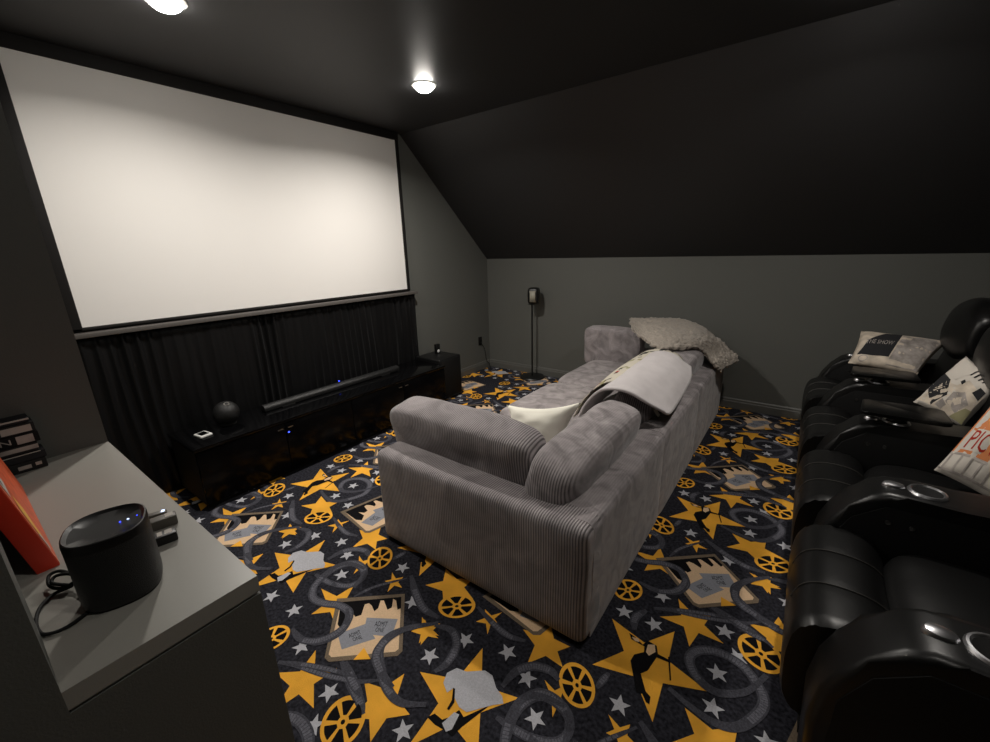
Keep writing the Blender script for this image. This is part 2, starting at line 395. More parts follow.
for i in range(-3, 4):
    for j in range(-3, 5):
        off = T1*i + T2*j
        for pts, mi, layer in polys:
            Q = [p+off for p in pts]
            if max(p.x for p in Q) < XA or min(p.x for p in Q) > XR or max(p.y for p in Q) < YF or min(p.y for p in Q) > YB: continue
            try:
                f = bm.faces.new([bm.verts.new((p.x, p.y, layer)) for p in Q]); f.material_index = mi
            except ValueError: pass
for co, no in (((XA, 0, 0), (-1, 0, 0)), ((XR, 0, 0), (1, 0, 0)), ((0, YF, 0), (0, -1, 0)), ((0, YB, 0), (0, 1, 0))):
    bmesh.ops.bisect_plane(bm, geom=bm.verts[:]+bm.edges[:]+bm.faces[:], plane_co=co, plane_no=no, clear_outer=True)
for f in bm.faces:
    f.normal_update()
    if f.normal.z < 0: f.normal_flip()
me = bpy.data.meshes.new('floor'); bm.to_mesh(me); bm.free()
for m in CM: me.materials.append(M[m])
fl = bpy.data.objects.new('floor', me); COL.objects.link(fl); fl['kind'] = 'structure'; fl.location.z = -.002

# ------------------------------------------------------------------ downlights
def downlight(x, y, power, label):
    t = thing('downlight', (x, y, ZC), label, 'ceiling light', 'recessed ceiling lights')
    bm = bmesh.new(); lathe(bm, [(.072, -.004), (.078, -.009), (.092, -.004), (.094, 0), (.07, 0), (.072, -.004)], 40)
    link_mesh('trim_ring', bm, 'white', t)
    bm = bmesh.new(); lathe(bm, [(.072, -.003)] + [(.071*math.cos(PI/2*k/8), -.006-.042*math.sin(PI/2*k/8)) for k in range(8)] + [(0, -.048)], 40)
    link_mesh('lens', bm, 'lamp', t)
    ld = bpy.data.lights.new('downlight_beam', 'AREA'); ld.shape = 'DISK'; ld.size = .085; ld.energy = power; ld.color = (1, .945, .875); ld.spread = 2.75
    lo = bpy.data.objects.new('downlight_beam', ld); COL.objects.link(lo); lo.parent = t; lo.location = (0, 0, -.0495)
downlight(-2.523, 2.587, 36, 'bright round ceiling light above the right end of the screen')
downlight(-2.68, 1.02, 20, 'round ceiling light cut by the top edge above the screen')
downlight(.12, 2.95, 13, 'round ceiling light above the recliners near the dark slope')
downlight(.12, .55, 1, 'added unseen ceiling light over the camera end of the room')  # added out of view as fill to lift the near shadows

# ------------------------------------------------------------------ projection screen
t = thing('projection_screen', (XA, 1.9, 1.22), 'huge blank white projection screen in a thin black frame', 'projector screen')
def at(o): return Matrix.Translation(-Vector(o.location))
y0, y1, z0, z1 = .541, 3.28, 1.292, 2.815
bm = nb(XA+.012, XA+.03, y0, y1, z0, z1); bm.transform(at(t)); link_mesh('screen_surface', bm, 'screen', t)
bm = bmesh.new(); fw = .05
box(bm, XA+.002, XA+.045, y0-fw-.02, y0, z0-.02, z1+.075, .004); box(bm, XA+.002, XA+.045, y1, y1+.035, z0-.02, z1+.075, .004)
box(bm, XA+.002, XA+.05, y0-fw-.02, y1+.035, z1, z1+.075, .004); box(bm, XA+.002, XA+.045, y0-fw-.02, y1+.035, z0-.02, z0-.003, .004)
bm.transform(at(t)); link_mesh('frame', bm, 'frame', t)

tag(link_mesh('curtain_rail', nb(XA+.002, XA+.1, .24, 3.375, 1.232, 1.262, .004), 'rail'), 'long black rail under the screen carrying the curtain', 'curtain rail')
# curtain
bm = bmesh.new(); NY, NZ = 520, 22; grid = []
for i in range(NY+1):
    y = .26 + (3.36-.26)*i/NY; row = []
    for k in range(NZ+1):
        tz = k/NZ; z = 1.231 - 1.221*tz
        yy = y + .03*noise.noise((y*1.3, tz*1.5, 1.))*tz
        ph = y*2*PI/.072 + 4.5*noise.noise((y*1.7, tz*.25, 5.)) + 1.8*noise.noise((y*5, tz*.9, 2.))
        amp = .020*max(.12, .35+1.3*noise.noise((y*3.3, 9., tz*.7)))
        sf = 2*abs(math.sin(ph/2))**.6 - 1.2
        x = XA + .05 - amp*sf + .014*noise.noise((y*7, tz*1.6, 3.)) + .004*noise.noise((y*31, tz*3, 1.))
        row.append(bm.verts.new((x, yy, z)))
    grid.append(row)
for a, b in zip(grid, grid[1:]):
    for k in range(NZ): bm.faces.new((a[k], b[k], b[k+1], a[k+1]))
o = link_mesh('curtain', bm, 'curtain', angle=180); sm = o.modifiers.new('thick', 'SOLIDIFY'); sm.thickness = .003
tag(o, 'black gathered curtain hanging below the white screen to the floor', 'curtain')

# ------------------------------------------------------------------ media console and what stands on it
CX0, CX1, CY0, CY1, CZ = -3.60, -3.12, .80, 3.24, .475
t = thing('media_console', (-3.36, 2.0, 0), 'long low glossy black media cabinet below the curtain', 'tv cabinet')
def add(name, bm, m, par, base, **k):
    bm.transform(at(base)); return link_mesh(name, bm, m, par, **k)
add('body', nb(CX0, CX1-.02, CY0+.01, CY1-.01, .04, CZ-.025), 'matte', t, t)
add('top', nb(CX0, CX1+.004, CY0, CY1, CZ-.025, CZ, .003), 'gloss', t, t)
add('plinth', nb(CX0+.03, CX1-.05, CY0+.03, CY1-.03, 0, .04), 'matte', t, t)
n = 4; w = (CY1-CY0-.02)/n
for k in range(n):
    ya = CY0+.01+k*w
    d = add('door', nb(CX1-.02, CX1, ya+.003, ya+w-.003, .05, CZ-.03, .002), 'door', t, t)
    h = add('handle', nb(CX1, CX1+.006, ya+w-.06 if k % 2 == 0 else ya+.02, ya+w-.02 if k % 2 == 0 else ya+.06, .40, .407), 'steel', d, t)
p = onx(289, 432, CX1+.002)
bm = bmesh.new(); lathe(bm, [(0, .004), (.006, .003), (.007, 0), (0, 0)], 12); bm.transform(Matrix.Translation(p) @ Matrix.Rotation(PI/2, 4, 'Y'))
add('indicator_light', bm, 'led', t, t)
# soundbar
t = thing('soundbar', (-3.43, 2.12, CZ), 'long black soundbar on the glossy cabinet before the curtain', 'soundbar')
bm = bmesh.new(); prof = []
for k in range(15):
    a = PI*k/14; prof.append((-3.44-.042*math.cos(a), CZ+.024+.03*math.sin(a)))
prof = [(-3.485, CZ+.006), (-3.375, CZ+.006)][:0] + [(-3.48, CZ+.006)] + prof + [(-3.40, CZ+.006)]
prism(bm, prof, 1, 1.41, 2.83, bev=.004); add('body', bm, 'grille', t, t)
add('foot', nb(-3.47, -3.39, 1.55, 1.66, CZ, CZ+.007), 'matte', t, t); add('foot', nb(-3.47, -3.39, 2.58, 2.69, CZ, CZ+.007), 'matte', t, t)
bm = bmesh.new(); bmesh.ops.create_uvsphere(bm, u_segments=10, v_segments=8, radius=.006); bm.transform(Matrix.Translation(onx(339, 381, -3.41)))
p = onx(339, 381, -3.41)
add('indicator_light', bm, 'led', t, t)
# round speaker
t = thing('ball_speaker', (-3.40, 1.135, CZ), 'black ball shaped speaker on the left part of the cabinet', 'speaker')
bm = bmesh.new(); lathe(bm, [(0, .01)] + [(.088*math.sin(PI*(1-k/20)) if k < 20 else 0, .094-.088*math.cos(PI*k/20)) for k in range(2, 21)], 36); link_mesh('body', bm, 'grille', t)
bm = bmesh.new(); lathe(bm, [(0, 0), (.052, 0), (.055, .01), (.05, .018), (0, .018)], 28); link_mesh('base', bm, 'matte', t)
bm = bmesh.new(); lathe(bm, [(.012, .003), (.017, .0035), (.02, .003), (.02, 0), (.012, 0), (.012, .003)], 20)
bm.transform(Matrix.Translation((.04, .0, .1718)) @ Matrix.Rotation(.47, 4, 'Y')); link_mesh('emblem_ring', bm, 'steel', t)
# little white framed gadget
p = onz(203, 437, CZ)
t = thing('small_display', (p.x-.02, p.y+.01, CZ), 'small white framed gadget with black screen on the cabinet corner', 'gadget', rz=.15)
bm = nb(-.05, .05, -.04, .04, 0, .018, .006, 3); link_mesh('body', bm, 'white', t)
link_mesh('screen', nb(-.036, .036, -.026, .026, .0175, .0195, .001), 'gloss', t)
# subwoofer at the end of the cabinet
t = thing('subwoofer', (-3.42, 3.45, 0), 'black boxy subwoofer at the right end of the cabinet', 'subwoofer')
bm = nb(-3.62, -3.23, 3.27, 3.63, .02, .505, .012, 3); add('body', bm, 'satin', t, t)
bm = nb(-3.23, -3.218, 3.285, 3.615, .04, .49, .006); add('front_grille', bm, 'matte', t, t)
for fx in (-3.58, -3.28):
    for fy in (3.3, 3.6):
        add('foot', nb(fx-.015, fx+.015, fy-.015, fy+.015, 0, .021), 'matte', t, t)
t = thing('small_gadget', (-3.5, 3.52, .505), 'tiny black gadget with a white front on the subwoofer', 'gadget')
link_mesh('body', nb(-.02, .02, -.032, .032, 0, .115, .006), 'satin', t)
bm = bmesh.new(); lathe(bm, [(0, .006), (.016, .004), (.02, 0), (0, 0)], 20); bm.transform(Matrix.Translation((.02, 0, .03)) @ Matrix.Rotation(PI/2, 4, 'Y')); link_mesh('front_light', bm, 'white', t)

# outlet and cord
p = onx(480, 341, XA)
t = thing('wall_outlet', (XA, p.y, p.z), 'black wall outlet near the corner right of the cabinet', 'outlet')
link_mesh('plate', nb(.0, .008, -.037, .037, -.06, .06, .003), 'matte', t)
for dz in (-.026, .026): link_mesh('socket', nb(.008, .010, -.018, .018, dz-.017, dz+.017, .001), 'satin', t)
bm = bmesh.new()
tube(bm, [(XA+.02, p.y+.0, p.z-.03), (XA+.04, p.y+.05, p.z-.12), (XA+.03, p.y+.10, p.z-.3), (XA+.05, p.y+.14, .06), (XA+.12, p.y+.08, .006)], .004, 8, smooth_n=6)
tag(link_mesh('power_cord', bm, 'matte'), 'thin black cord hanging from the wall outlet by the corner', 'cord')

# ------------------------------------------------------------------ speaker stand + speaker by the back wall
sx, sy = -2.855, 4.66
t = thing('speaker_stand', (sx, sy, 0), 'slim black pole stand with round base by the back wall', 'speaker stand')
bm = bmesh.new(); lathe(bm, [(0, 0), (.165, 0), (.17, .008), (.16, .022), (.03, .03), (0, .03)], 40); link_mesh('base', bm, 'satin', t)
bm = bmesh.new(); tube(bm, [(0, 0, .02), (0, 0, 1.0)], .011, 12); link_mesh('pole', bm, 'satin', t)
link_mesh('mount_plate', nb(-.04, .04, -.04, .04, .995, 1.005, .003), 'satin', t)
t = thing('stand_speaker', (sx+.028, sy, 1.005), 'small round black speaker with grey grille atop the pole stand', 'speaker', rz=.3)
bm = superq(.075, .075, .105, 4.5, 0, 10); bm.transform(Matrix.Translation((0, 0, .105)))
for v in bm.verts: v.co.z = min(max(v.co.z, .0), .21)
link_mesh('body', bm, 'satin', t)
bm = bmesh.new(); pr = []
for k in range(13):
    a = -2.1 + 1.9*k/12 - .25
    pr.append((.0785*math.cos(a), .0785*math.sin(a)))
va = [bm.verts.new((x, y, .03)) for x, y in pr]; vb = [bm.verts.new((x, y, .17)) for x, y in pr]
for k in range(12): bm.faces.new((va[k], va[k+1], vb[k+1], vb[k]))
o = link_mesh('grille', bm, 'ggrille', t); md = o.modifiers.new('thick', 'SOLIDIFY'); md.thickness = .004; md.offset = 1

# ------------------------------------------------------------------ sofa
SX0, SX1, SY0, SY1 = -1.89, -.557, 1.322, 4.66
AT = .2; AZ = .6
sofa = thing('sofa', ((SX0+SX1)/2, (SY0+SY1)/2, 0), 'deep grey corduroy sofa facing the screen in mid room', 'sofa')
def spart(name, bm, m='cord', par=None, **k):
    return add(name, bm, m, par or sofa, sofa, angle=60, **k)
def roundbox(x0, x1, y0, y1, z0, z1, r=.05, seed=0, wr=.004):
    bm = nb(x0, x1, y0, y1, z0, z1, r, 4)
    bmesh.ops.subdivide_edges(bm, edges=[e for e in bm.edges if e.calc_length() > .25], cuts=7, use_grid_fill=True)
    c = Vector(((x0+x1)/2, (y0+y1)/2, (z0+z1)/2))
    for v in bm.verts:
        s = noise.noise(v.co*4+Vector((seed, 0, 0)))*wr*1.5 + noise.noise(v.co*11+Vector((seed, 2, 0)))*wr*.5
        if v.co.z > z0+.03: v.co += (v.co-c).normalized()*s
    return bm
spart('arm', roundbox(SX0, SX1, SY0, SY0+AT, .012, AZ, .045, 1))
spart('arm', roundbox(SX0, SX1-.0, SY1-AT, SY1, .012, AZ, .045, 2))
ys = [SY0+AT, 2.47, 3.46, SY1-AT]
for a, b in zip(ys, ys[1:]):
    a2 = a-.12 if a == ys[0] else a+.0015; b2 = b+.12 if b == ys[-1] else b-.0015
    bm = bmesh.new(); r_ = .045; xa, xb = SX1-.19, SX1-.0006
    arc = lambda cx, a0: [(cx+r_*math.cos(a0+PI/2*i/5), AZ+.001-r_+r_*math.sin(a0+PI/2*i/5)) for i in range(6)]
    prof = [(xa, .012), (xb, .012), (xb, .2), (xb, .4)] + arc(xb-r_, 0) + [(xb-.095, AZ+.001)] + arc(xa+r_, PI/2) + [(xa, .3)]
    m_ = 16; rows = []
    for i in range(m_+1):
        y = a2+(b2-a2)*i/m_; e = .006 if (i == 0 and a != ys[0]) or (i == m_ and b != ys[-1]) else 0
        rr = []
        for x, z in prof:
            k_ = noise.noise((x*5, y*5, z*5))*.004
            rr.append(bm.verts.new((x - e*(x > xb-.06) + (k_ if x < xb-.01 and z > .3 else 0), y, z - e*(z > AZ-.05) + k_*(z > AZ-.06))))
        rows.append(rr)
    for p_, q_ in zip(rows, rows[1:]):
        for j in range(len(prof)): bm.faces.new((p_[j], p_[(j+1) % len(prof)], q_[(j+1) % len(prof)], q_[j]))
    bm.faces.new(rows[0]); bm.faces.new(rows[-1][::-1])
    spart('back_panel', bm, 'softcord')
    spart('base', nb(SX0+.03, SX1-.19, a+.002, b-.002, .012, .25, .015, 2), 'seatcord')
    bm = superq((SX1-.20-SX0-.01)/2, (b-a)/2-.002, .115, 9, .05, 14, a*3, .006)
    bm.transform(Matrix.Translation(((SX1-.20+SX0+.01)/2, (a+b)/2, .345)))
    spart('seat_cushion', bm, 'seatcord')
for fx in (SX0+.1, SX1-.1):
    for fy in (SY0+.1, SY1-.1): spart('foot', nb(fx-.03, fx+.03, fy-.03, fy+.03, 0, .03), 'matte')
def backcush(a, b, seed, lean=.2, top=.8):
    bm = superq(.14, (b-a)/2, .195, 5, .06, 22, seed, .008)
    bm.transform(Matrix.Translation((-.84, (a+b)/2, top-.195)) @ Matrix.Rotation(lean, 4, 'Y'))
    return bm
spart('back_cushion', backcush(1.46, 2.46, 1, .24, .785), 'softcord')
spart('back_cushion', backcush(2.54, 3.42, 2, .25, .79), 'softcord')
spart('back_cushion', backcush(3.48, 4.42, 3, .25, .79), 'softcord')
bm = superq(.50, .125, .185, 6, .05, 22, 4, .008); bm.transform(Matrix.Translation((-1.455, 1.62, .645)) @ Matrix.Rotation(.16, 4, 'X')); spart('arm_cushion', bm)
bm = superq(.32, .09, .225, 9, .04, 18, 5, .006); bm.transform(Matrix.Translation((-1.66, 4.46, .60)) @ Matrix.Rotation(.06, 4, 'X')); spart('arm_cushion', bm, 'softcord')

# ------------------------------------------------------------------ pillows (corner-defined, patterned)
class Pil:
    def __init__(s, corners, thick, n=22, seed=0, pinch=.06):
        s.c = [Vector(p) for p in corners]; s.t = thick; s.n = n; s.seed = seed; s.pinch = pinch      # BL, BR, TR, TL seen from the front
        e1 = (s.c[1]-s.c[0]); e2 = (s.c[3]-s.c[0]); s.nrm = e1.cross(e2).normalized()
        if s.nrm.dot(EYE-s.c[0]) < 0: s.nrm = -s.nrm
    def base(s, u, v):
        # pull mid-edges in for the pinched outline
        uu = .5+(u-.5)*(1-s.pinch*(1-(2*v-1)**2)); vv = .5+(v-.5)*(1-s.pinch*(1-(2*u-1)**2))
        return s.c[0].lerp(s.c[1], uu).lerp(s.c[3].lerp(s.c[2], uu), vv)
    def f(s, u, v, off=0, side=1):
        h = (max(0, 1-(2*u-1)**2)*max(0, 1-(2*v-1)**2))**.42*s.t/2
        p = s.base(u, v); w = noise.noise(Vector((u*5, v*5, s.seed)))*.012*min(1, h*20)
        return p + s.nrm*side*(h+w*side+off)
    def mesh(s, dec=(), mats=1):
        bm = bmesh.new(); n = s.n
        G = [[bm.verts.new(s.f(i/n, j/n)) for j in range(n+1)] for i in range(n+1)]
        H = [[G[i][j] if i in (0, n) or j in (0, n) else bm.verts.new(s.f(i/n, j/n, 0, -1)) for j in range(n+1)] for i in range(n+1)]
        for i in range(n):
            for j in range(n):
                bm.faces.new((G[i][j], G[i+1][j], G[i+1][j+1], G[i][j+1])); bm.faces.new((H[i][j], H[i][j+1], H[i+1][j+1], H[i+1][j]))
        for poly_, mi, lay in dec:
            b2 = bmesh.new(); b2.faces.new([b2.verts.new((u, v, 0)) for u, v in poly_])
            bmesh.ops.triangulate(b2, faces=b2.faces[:])
            for _ in range(3):
                bmesh.ops.subdivide_edges(b2, edges=[e for e in b2.edges if e.calc_length() > .07], cuts=1)
                bmesh.ops.triangulate(b2, faces=b2.faces[:])
            mp = {v: bm.verts.new(s.f(min(max(v.co.x, .003), .997), min(max(v.co.y, .003), .997), .0012*lay)) for v in b2.verts}
            for f_ in b2.faces:
                nf = bm.faces.new([mp[v] for v in f_.verts]); nf.material_index = mi
            b2.free()
        return bm
def R4(u0, v0, u1, v1): return [(u0, v0), (u1, v0), (u1, v1), (u0, v1)]
def textdec(s, u0, v0, u1, v1, mi, lay):
    return [([(u0+u*(u1-u0), v0+v*(v1-v0)) for u, v in pl], mi, lay) for pl in textpolys(s)]
def putpil(name, P, mats, dec, label):
    bm = P.mesh(dec); c = sum(P.c, Vector())/4
    bm.transform(Matrix.Translation(-c)); o = link_mesh(name, bm, mats, angle=80); o.location = c
    return tag(o, label, 'pillow')

# cream pillow on the sofa
P = Pil([(-1.36, 1.90, .49), (-1.0, 1.95, .48), (-.91, 2.02, .875), (-1.43, 2.02, .75)], .17, seed=2, pinch=.2)
putpil('throw_pillow', P, ['cream'], [], 'plain cream pillow in the near corner of the grey sofa')

# ------------------------------------------------------------------ cloths over the sofa back
def cloth(rows, nu, nv, amp, seed, mats, fine=0, thick=.01, matfn=None):
    """rows: list of (list of 3-D control points) of equal count; a sheet is passed smoothly through them"""
    R_ = [catmull(r, nu) for r in rows]
    cols = [catmull([r[i] for r in R_], nv) for i in range(len(R_[0]))]
    bm = bmesh.new(); G = []
    for i, c in enumerate(cols):
        G.append([bm.verts.new(p + Vector((0, 0, 1))*(amp*noise.noise(p*7+Vector((seed, 0, 0))))) for p in c])
    bm.normal_update()
    for a, b in zip(G, G[1:]):
        for k in range(len(a)-1): bm.faces.new((a[k], b[k], b[k+1], a[k+1]))
    bmesh.ops.recalc_face_normals(bm, faces=bm.faces[:])
    bm.normal_update()
    if fine:
        for v in bm.verts:
            v.co += v.normal*(fine*(noise.noise(v.co*38)+.8*noise.noise(v.co*80)))
    if matfn:
        for f in bm.faces: f.material_index = matfn(f.calc_center_median())
    o = link_mesh('cloth', bm, mats, angle=180)
    md = o.modifiers.new('thick', 'SOLIDIFY'); md.thickness = thick; md.offset = 1
    return o
def xz(y, pts, dy=None): return [(x, y + (dy[i] if dy else 0), z) for i, (x, z) in enumerate(pts)]
o = cloth([xz(2.60, [(-1.24, .50), (-1.16, .66), (-1.02, .80), (-.88, .825), (-.78, .80), (-.70, .70), (-.65, .64)]),
           xz(2.95, [(-1.26, .50), (-1.18, .67), (-1.04, .81), (-.88, .835), (-.78, .805), (-.70, .70), (-.66, .64)]),
           xz(3.30, [(-1.25, .52), (-1.17, .69), (-1.05, .81), (-.88, .835), (-.78, .805), (-.70, .70), (-.66, .65)]),
           xz(3.62, [(-1.22, .55), (-1.14, .72), (-1.03, .82), (-.88, .83), (-.78, .80), (-.70, .70), (-.66, .65)])], 6, 10, .006, 3,
          ['comic', 'ink', 'red', 'olive'], 0, .006,
          lambda c: (2 if noise.noise(c*14+Vector((3, 0, 0))) > .38 and c.y < 3.0 else 1 if noise.noise(c*19) > .34 else 3 if noise.noise(c*11+Vector((0, 7, 0))) > .36 else 0))
o.name = 'printed_blanket'; tag(o, 'cream printed blanket peeking from under the pale grey throw', 'blanket')
o = cloth([xz(2.40, [(-1.16, .52), (-1.09, .66), (-.99, .79), (-.88, .835), (-.76, .81), (-.66, .74), (-.585, .68)], [.1, .06, .02, 0, .03, .08, .14]),
           xz(2.60, [(-1.16, .53), (-1.08, .665), (-.985, .79), (-.885, .84), (-.765, .815), (-.66, .74), (-.575, .68)]),
           xz(2.9, [(-1.15, .55), (-1.07, .68), (-.98, .80), (-.88, .855), (-.76, .835), (-.66, .77), (-.585, .70)]),
           xz(3.2, [(-1.12, .60), (-1.05, .71), (-.97, .81), (-.87, .86), (-.76, .845), (-.67, .79), (-.60, .73)]),
           xz(3.42, [(-1.08, .68), (-1.02, .76), (-.95, .83), (-.86, .86), (-.77, .845), (-.70, .80), (-.645, .765)])], 8, 10, .008, 5, ['throw'], 0, .016)
o.name = 'plush_throw'; tag(o, 'smooth pale grey throw draped over the sofa back cushions', 'blanket')
near = [onz(629, 323, .89), onz(641, 336, .89), onz(657, 345, .87), onz(676, 347, .85), onz(694, 347, .82), onz(706, 353, .74), onz(716, 364, .66), onz(722, 370, .60)]
far = [ony(633, 318, 4.6), ony(652, 318, 4.6), ony(675, 318, 4.6), ony(699, 325, 4.6), ony(717, 337, 4.58), ony(728, 347, 4.56), ony(736, 354, 4.53), ony(739, 361, 4.48)]
rows = []
for t_, up in ((0, 0), (.3, .03), (.65, .025), (1, 0)):
    rows.append([a_.lerp(b_, t_) + Vector((0, 0, up*(1 if i_ < 5 else .4))) for i_, (a_, b_) in enumerate(zip(near, far))])
o = cloth(rows, 12, 30, .012, 9, ['fuzz'], .013, .03)
o.name = 'sherpa_blanket'; tag(o, 'fuzzy taupe blanket heaped over the far corner of the sofa', 'blanket')

# ------------------------------------------------------------------ recliners
PITCH = .84; ARM0 = 1.335; AW = .19
def arm_bm(y, w, z=.72):
    bm = bmesh.new()
    prof = [(.20, .03), (.18, .34), (.195, .46), (.225, .545), (.275, .625), (.335, .695), (.385, z), (.44, z+.002), (.60, z-.002), (.80, z+.01), (1.0, z+.02), (1.06, z), (1.06, .03)]
    prism(bm, prof, 1, y-w/2, y+w/2)
    caps = [f for f in bm.faces if abs(f.normal.y) > .9 or len(f.verts) > 5]
    es = list({e for f in caps for e in f.edges})
    bmesh.ops.bevel(bm, geom=es, offset=.028, segments=3, affect='EDGES', profile=.6)
    return bm
def build_arm(par, y, tray=False):
    arm = link_mesh('arm', arm_bm(y, AW), 'leather', par, angle=50)
    # chrome oval control plate and cup holder let into the top
    bm = bmesh.new(); lathe(bm, [(0, .012), (.5, .011), (.85, .008), (1, 0), (1, -.01)], 28)
    bm.transform(Matrix.Translation((.405, y-.0, .722)) @ Matrix.Diagonal((.036, .026, 1, 1))); link_mesh('control_plate', bm, 'chrome', arm)
    bm = bmesh.new(); lathe(bm, [(.044, .002), (.05, .008), (.056, .007), (.06, 0), (.058, -.01), (.044, -.01), (.044, .002)], 36)
    bm.transform(Matrix.Translation((.505, y, .722))); cup = link_mesh('cup_holder_ring', bm, 'chrome', arm)
    bm = bmesh.new(); lathe(bm, [(.046, .003), (.040, .0025), (.036, .0015), (0, .001)], 30)
    bm.transform(Matrix.Translation((.505, y, .722))); link_mesh('cup_well', bm, 'matte', arm)
    if tray:      # glossy swivel tray over the cup holder
        bm = bmesh.new(); rc = .03; pts = []
        for cx, cy, a0 in ((.70, y+.15, 0), (.36, y+.15, PI/2), (.34, y-.10, PI), (.70, y-.10, 1.5*PI)):
            for i in range(6):
                a = a0 + PI/2*i/5; pts.append((cx-rc*(1 if cx > .5 else -1)+rc*math.cos(a), cy-rc*(1 if cy > y else -1)+rc*math.sin(a)))
        prism(bm, pts, 2, .768, .786, bev=.003); tr = link_mesh('tray_table', bm, 'traymat', par, angle=40)
        bm = bmesh.new(); lathe(bm, [(.035, 0), (.035, .038), (0, .038)], 20); bm.transform(Matrix.Translation((.505, y, .73))); link_mesh('tray_post', bm, 'satin', tr)
        par_trays.append(tr)
    # two shiny sockets low on the seat side
    for dx in ((.40, .47) if y > ARM0 + .1 else ()):
        bm = bmesh.new(); lathe(bm, [(0, .008), (.009, .007), (.011, 0), (.011, -.004)], 14)
        bm.transform(Matrix.Translation((dx, y-AW/2-.0, .60)) @ Matrix.Rotation(PI/2, 4, 'X')); link_mesh('socket', bm, 'steel', arm)
    bm = bmesh.new(); prism(bm, [(.23, .05), (.235, .46), (.29, .585), (.385, .665), (1.0, .66), (1.0, .05)], 1, y-AW/2-.004, y-AW/2+.004, bev=.002)
    link_mesh('side_panel', bm, 'leather_side', arm)
    return arm
par_trays = []
def recliner(k, label, last=False):
    par_trays.clear()
    ya = ARM0 + k*PITCH; yc = ya + PITCH/2; w = PITCH-AW-.03
    t = thing('recliner', (0, yc, 0), label, 'recliner', 'black leather recliners in the row')
    T = Matrix.Translation((0, -yc, 0))
    kids = []
    kids.append(build_arm(t, ya, k in (2, 3)))
    if last: kids.append(build_arm(t, ya+PITCH))
    # foot rest: three padded panels side by side, rounded over the front
    for q in range(3):
        pw = w/3; y0 = yc-w/2+q*pw
        bm = bmesh.new(); prof = [(.20, .10), (.135, .16), (.115, .30), (.118, .42), (.14, .485), (.19, .522), (.27, .532), (.34, .522), (.385, .49), (.40, .44), (.38, .30), (.33, .12)]
        n_ = 8; rows = []
        for i in range(n_+1):
            s = i/n_; yy = y0 + pw*s; inset = .0022*(1-(max(0, 1-(2*s-1)**4))**.5)
            # puckers at the outer edges
            cx, cz = .27, .32
            e = 0
            if q == 0 and i == 0 or q == 2 and i == n_: e = .035
            pp = catmull([(x, 0, z) for x, z in prof] + [(prof[0][0], 0, prof[0][1])], 4)[:-1]
            rows.append([bm.verts.new((cx+(p.x-cx)*(1-e)-(p.x-cx)*inset/.15, yy, cz+(p.z-cz)*(1-e)-(p.z-cz)*inset/.2 + (.004*math.sin(j*2.1) if e else 0))) for j, p in enumerate(pp)])
        for a, b in zip(rows, rows[1:]):
            m_ = len(a)
            for j in range(m_): bm.faces.new((a[j], a[(j+1) % m_], b[(j+1) % m_], b[j]))
        bm.faces.new(rows[0]); bm.faces.new(rows[-1][::-1])
        fp = link_mesh('footrest_panel', bm, 'leather', t, angle=60); kids.append(fp)
        if q:
            sm_ = bmesh.new(); tube(sm_, [(x, y0, z+.0005) for x, z in prof[3:10]], .0022, 6, smooth_n=5); link_mesh('seam_glint', sm_, 'seam_glint', fp)  # thin tube on the seam carrying the painted glint
    bm = superq(.29, w/2, .10, 4.5, .14, 14, k+2, .004); bm.transform(Matrix.Translation((.70, yc, .43)) @ Matrix.Rotation(.06, 4, 'Y')); kids.append(link_mesh('seat', bm, 'leather', t, angle=80))
    kids.append(link_mesh('base', nb(.2, 1.0, yc-w/2+.01, yc+w/2-.01, .03, .34), 'leather_side', t))
    bm = superq(.10, w/2, .33, 4, .22, 14, k+4, .004); bm.transform(Matrix.Translation((1.0, yc, .80)) @ Matrix.Rotation(.2, 4, 'Y')); kids.append(link_mesh('backrest', bm, 'leather', t, angle=80))
    bm = superq(.125, w/2-.01, .19, 3, .2, 12, k+6, .005); bm.transform(Matrix.Translation((.99, yc, 1.06)) @ Matrix.Rotation(.1, 4, 'Y')); kids.append(link_mesh('headrest', bm, 'leather', t, angle=80))
    for fx in (.24, .95):
        for fy in (yc-w/2+.06, yc+w/2-.06): kids.append(link_mesh('glide', nb(fx-.03, fx+.03, fy-.03, fy+.03, 0, .035), 'matte', t))
    kids.extend(par_trays)
    for o in kids:
        if o.name.split('.')[0] in ('seat', 'backrest', 'headrest'):
            for v in o.data.vertices: v.co.y = yc + max(-w/2, min(w/2, v.co.y-yc))
    for o in kids: o.data.transform(T)
    for o in kids:
        for c in o.children: c.data.transform(T)
names = ['black leather recliner nearest the camera with the big armrest in front',
         'black leather recliner second from the camera holding the orange lettered pillow',
         'black leather recliner third from the camera holding the black and white pillow',
         'black leather recliner at the far end of the row against the back wall']
for k in range(4): recliner(k, names[k], k == 3)

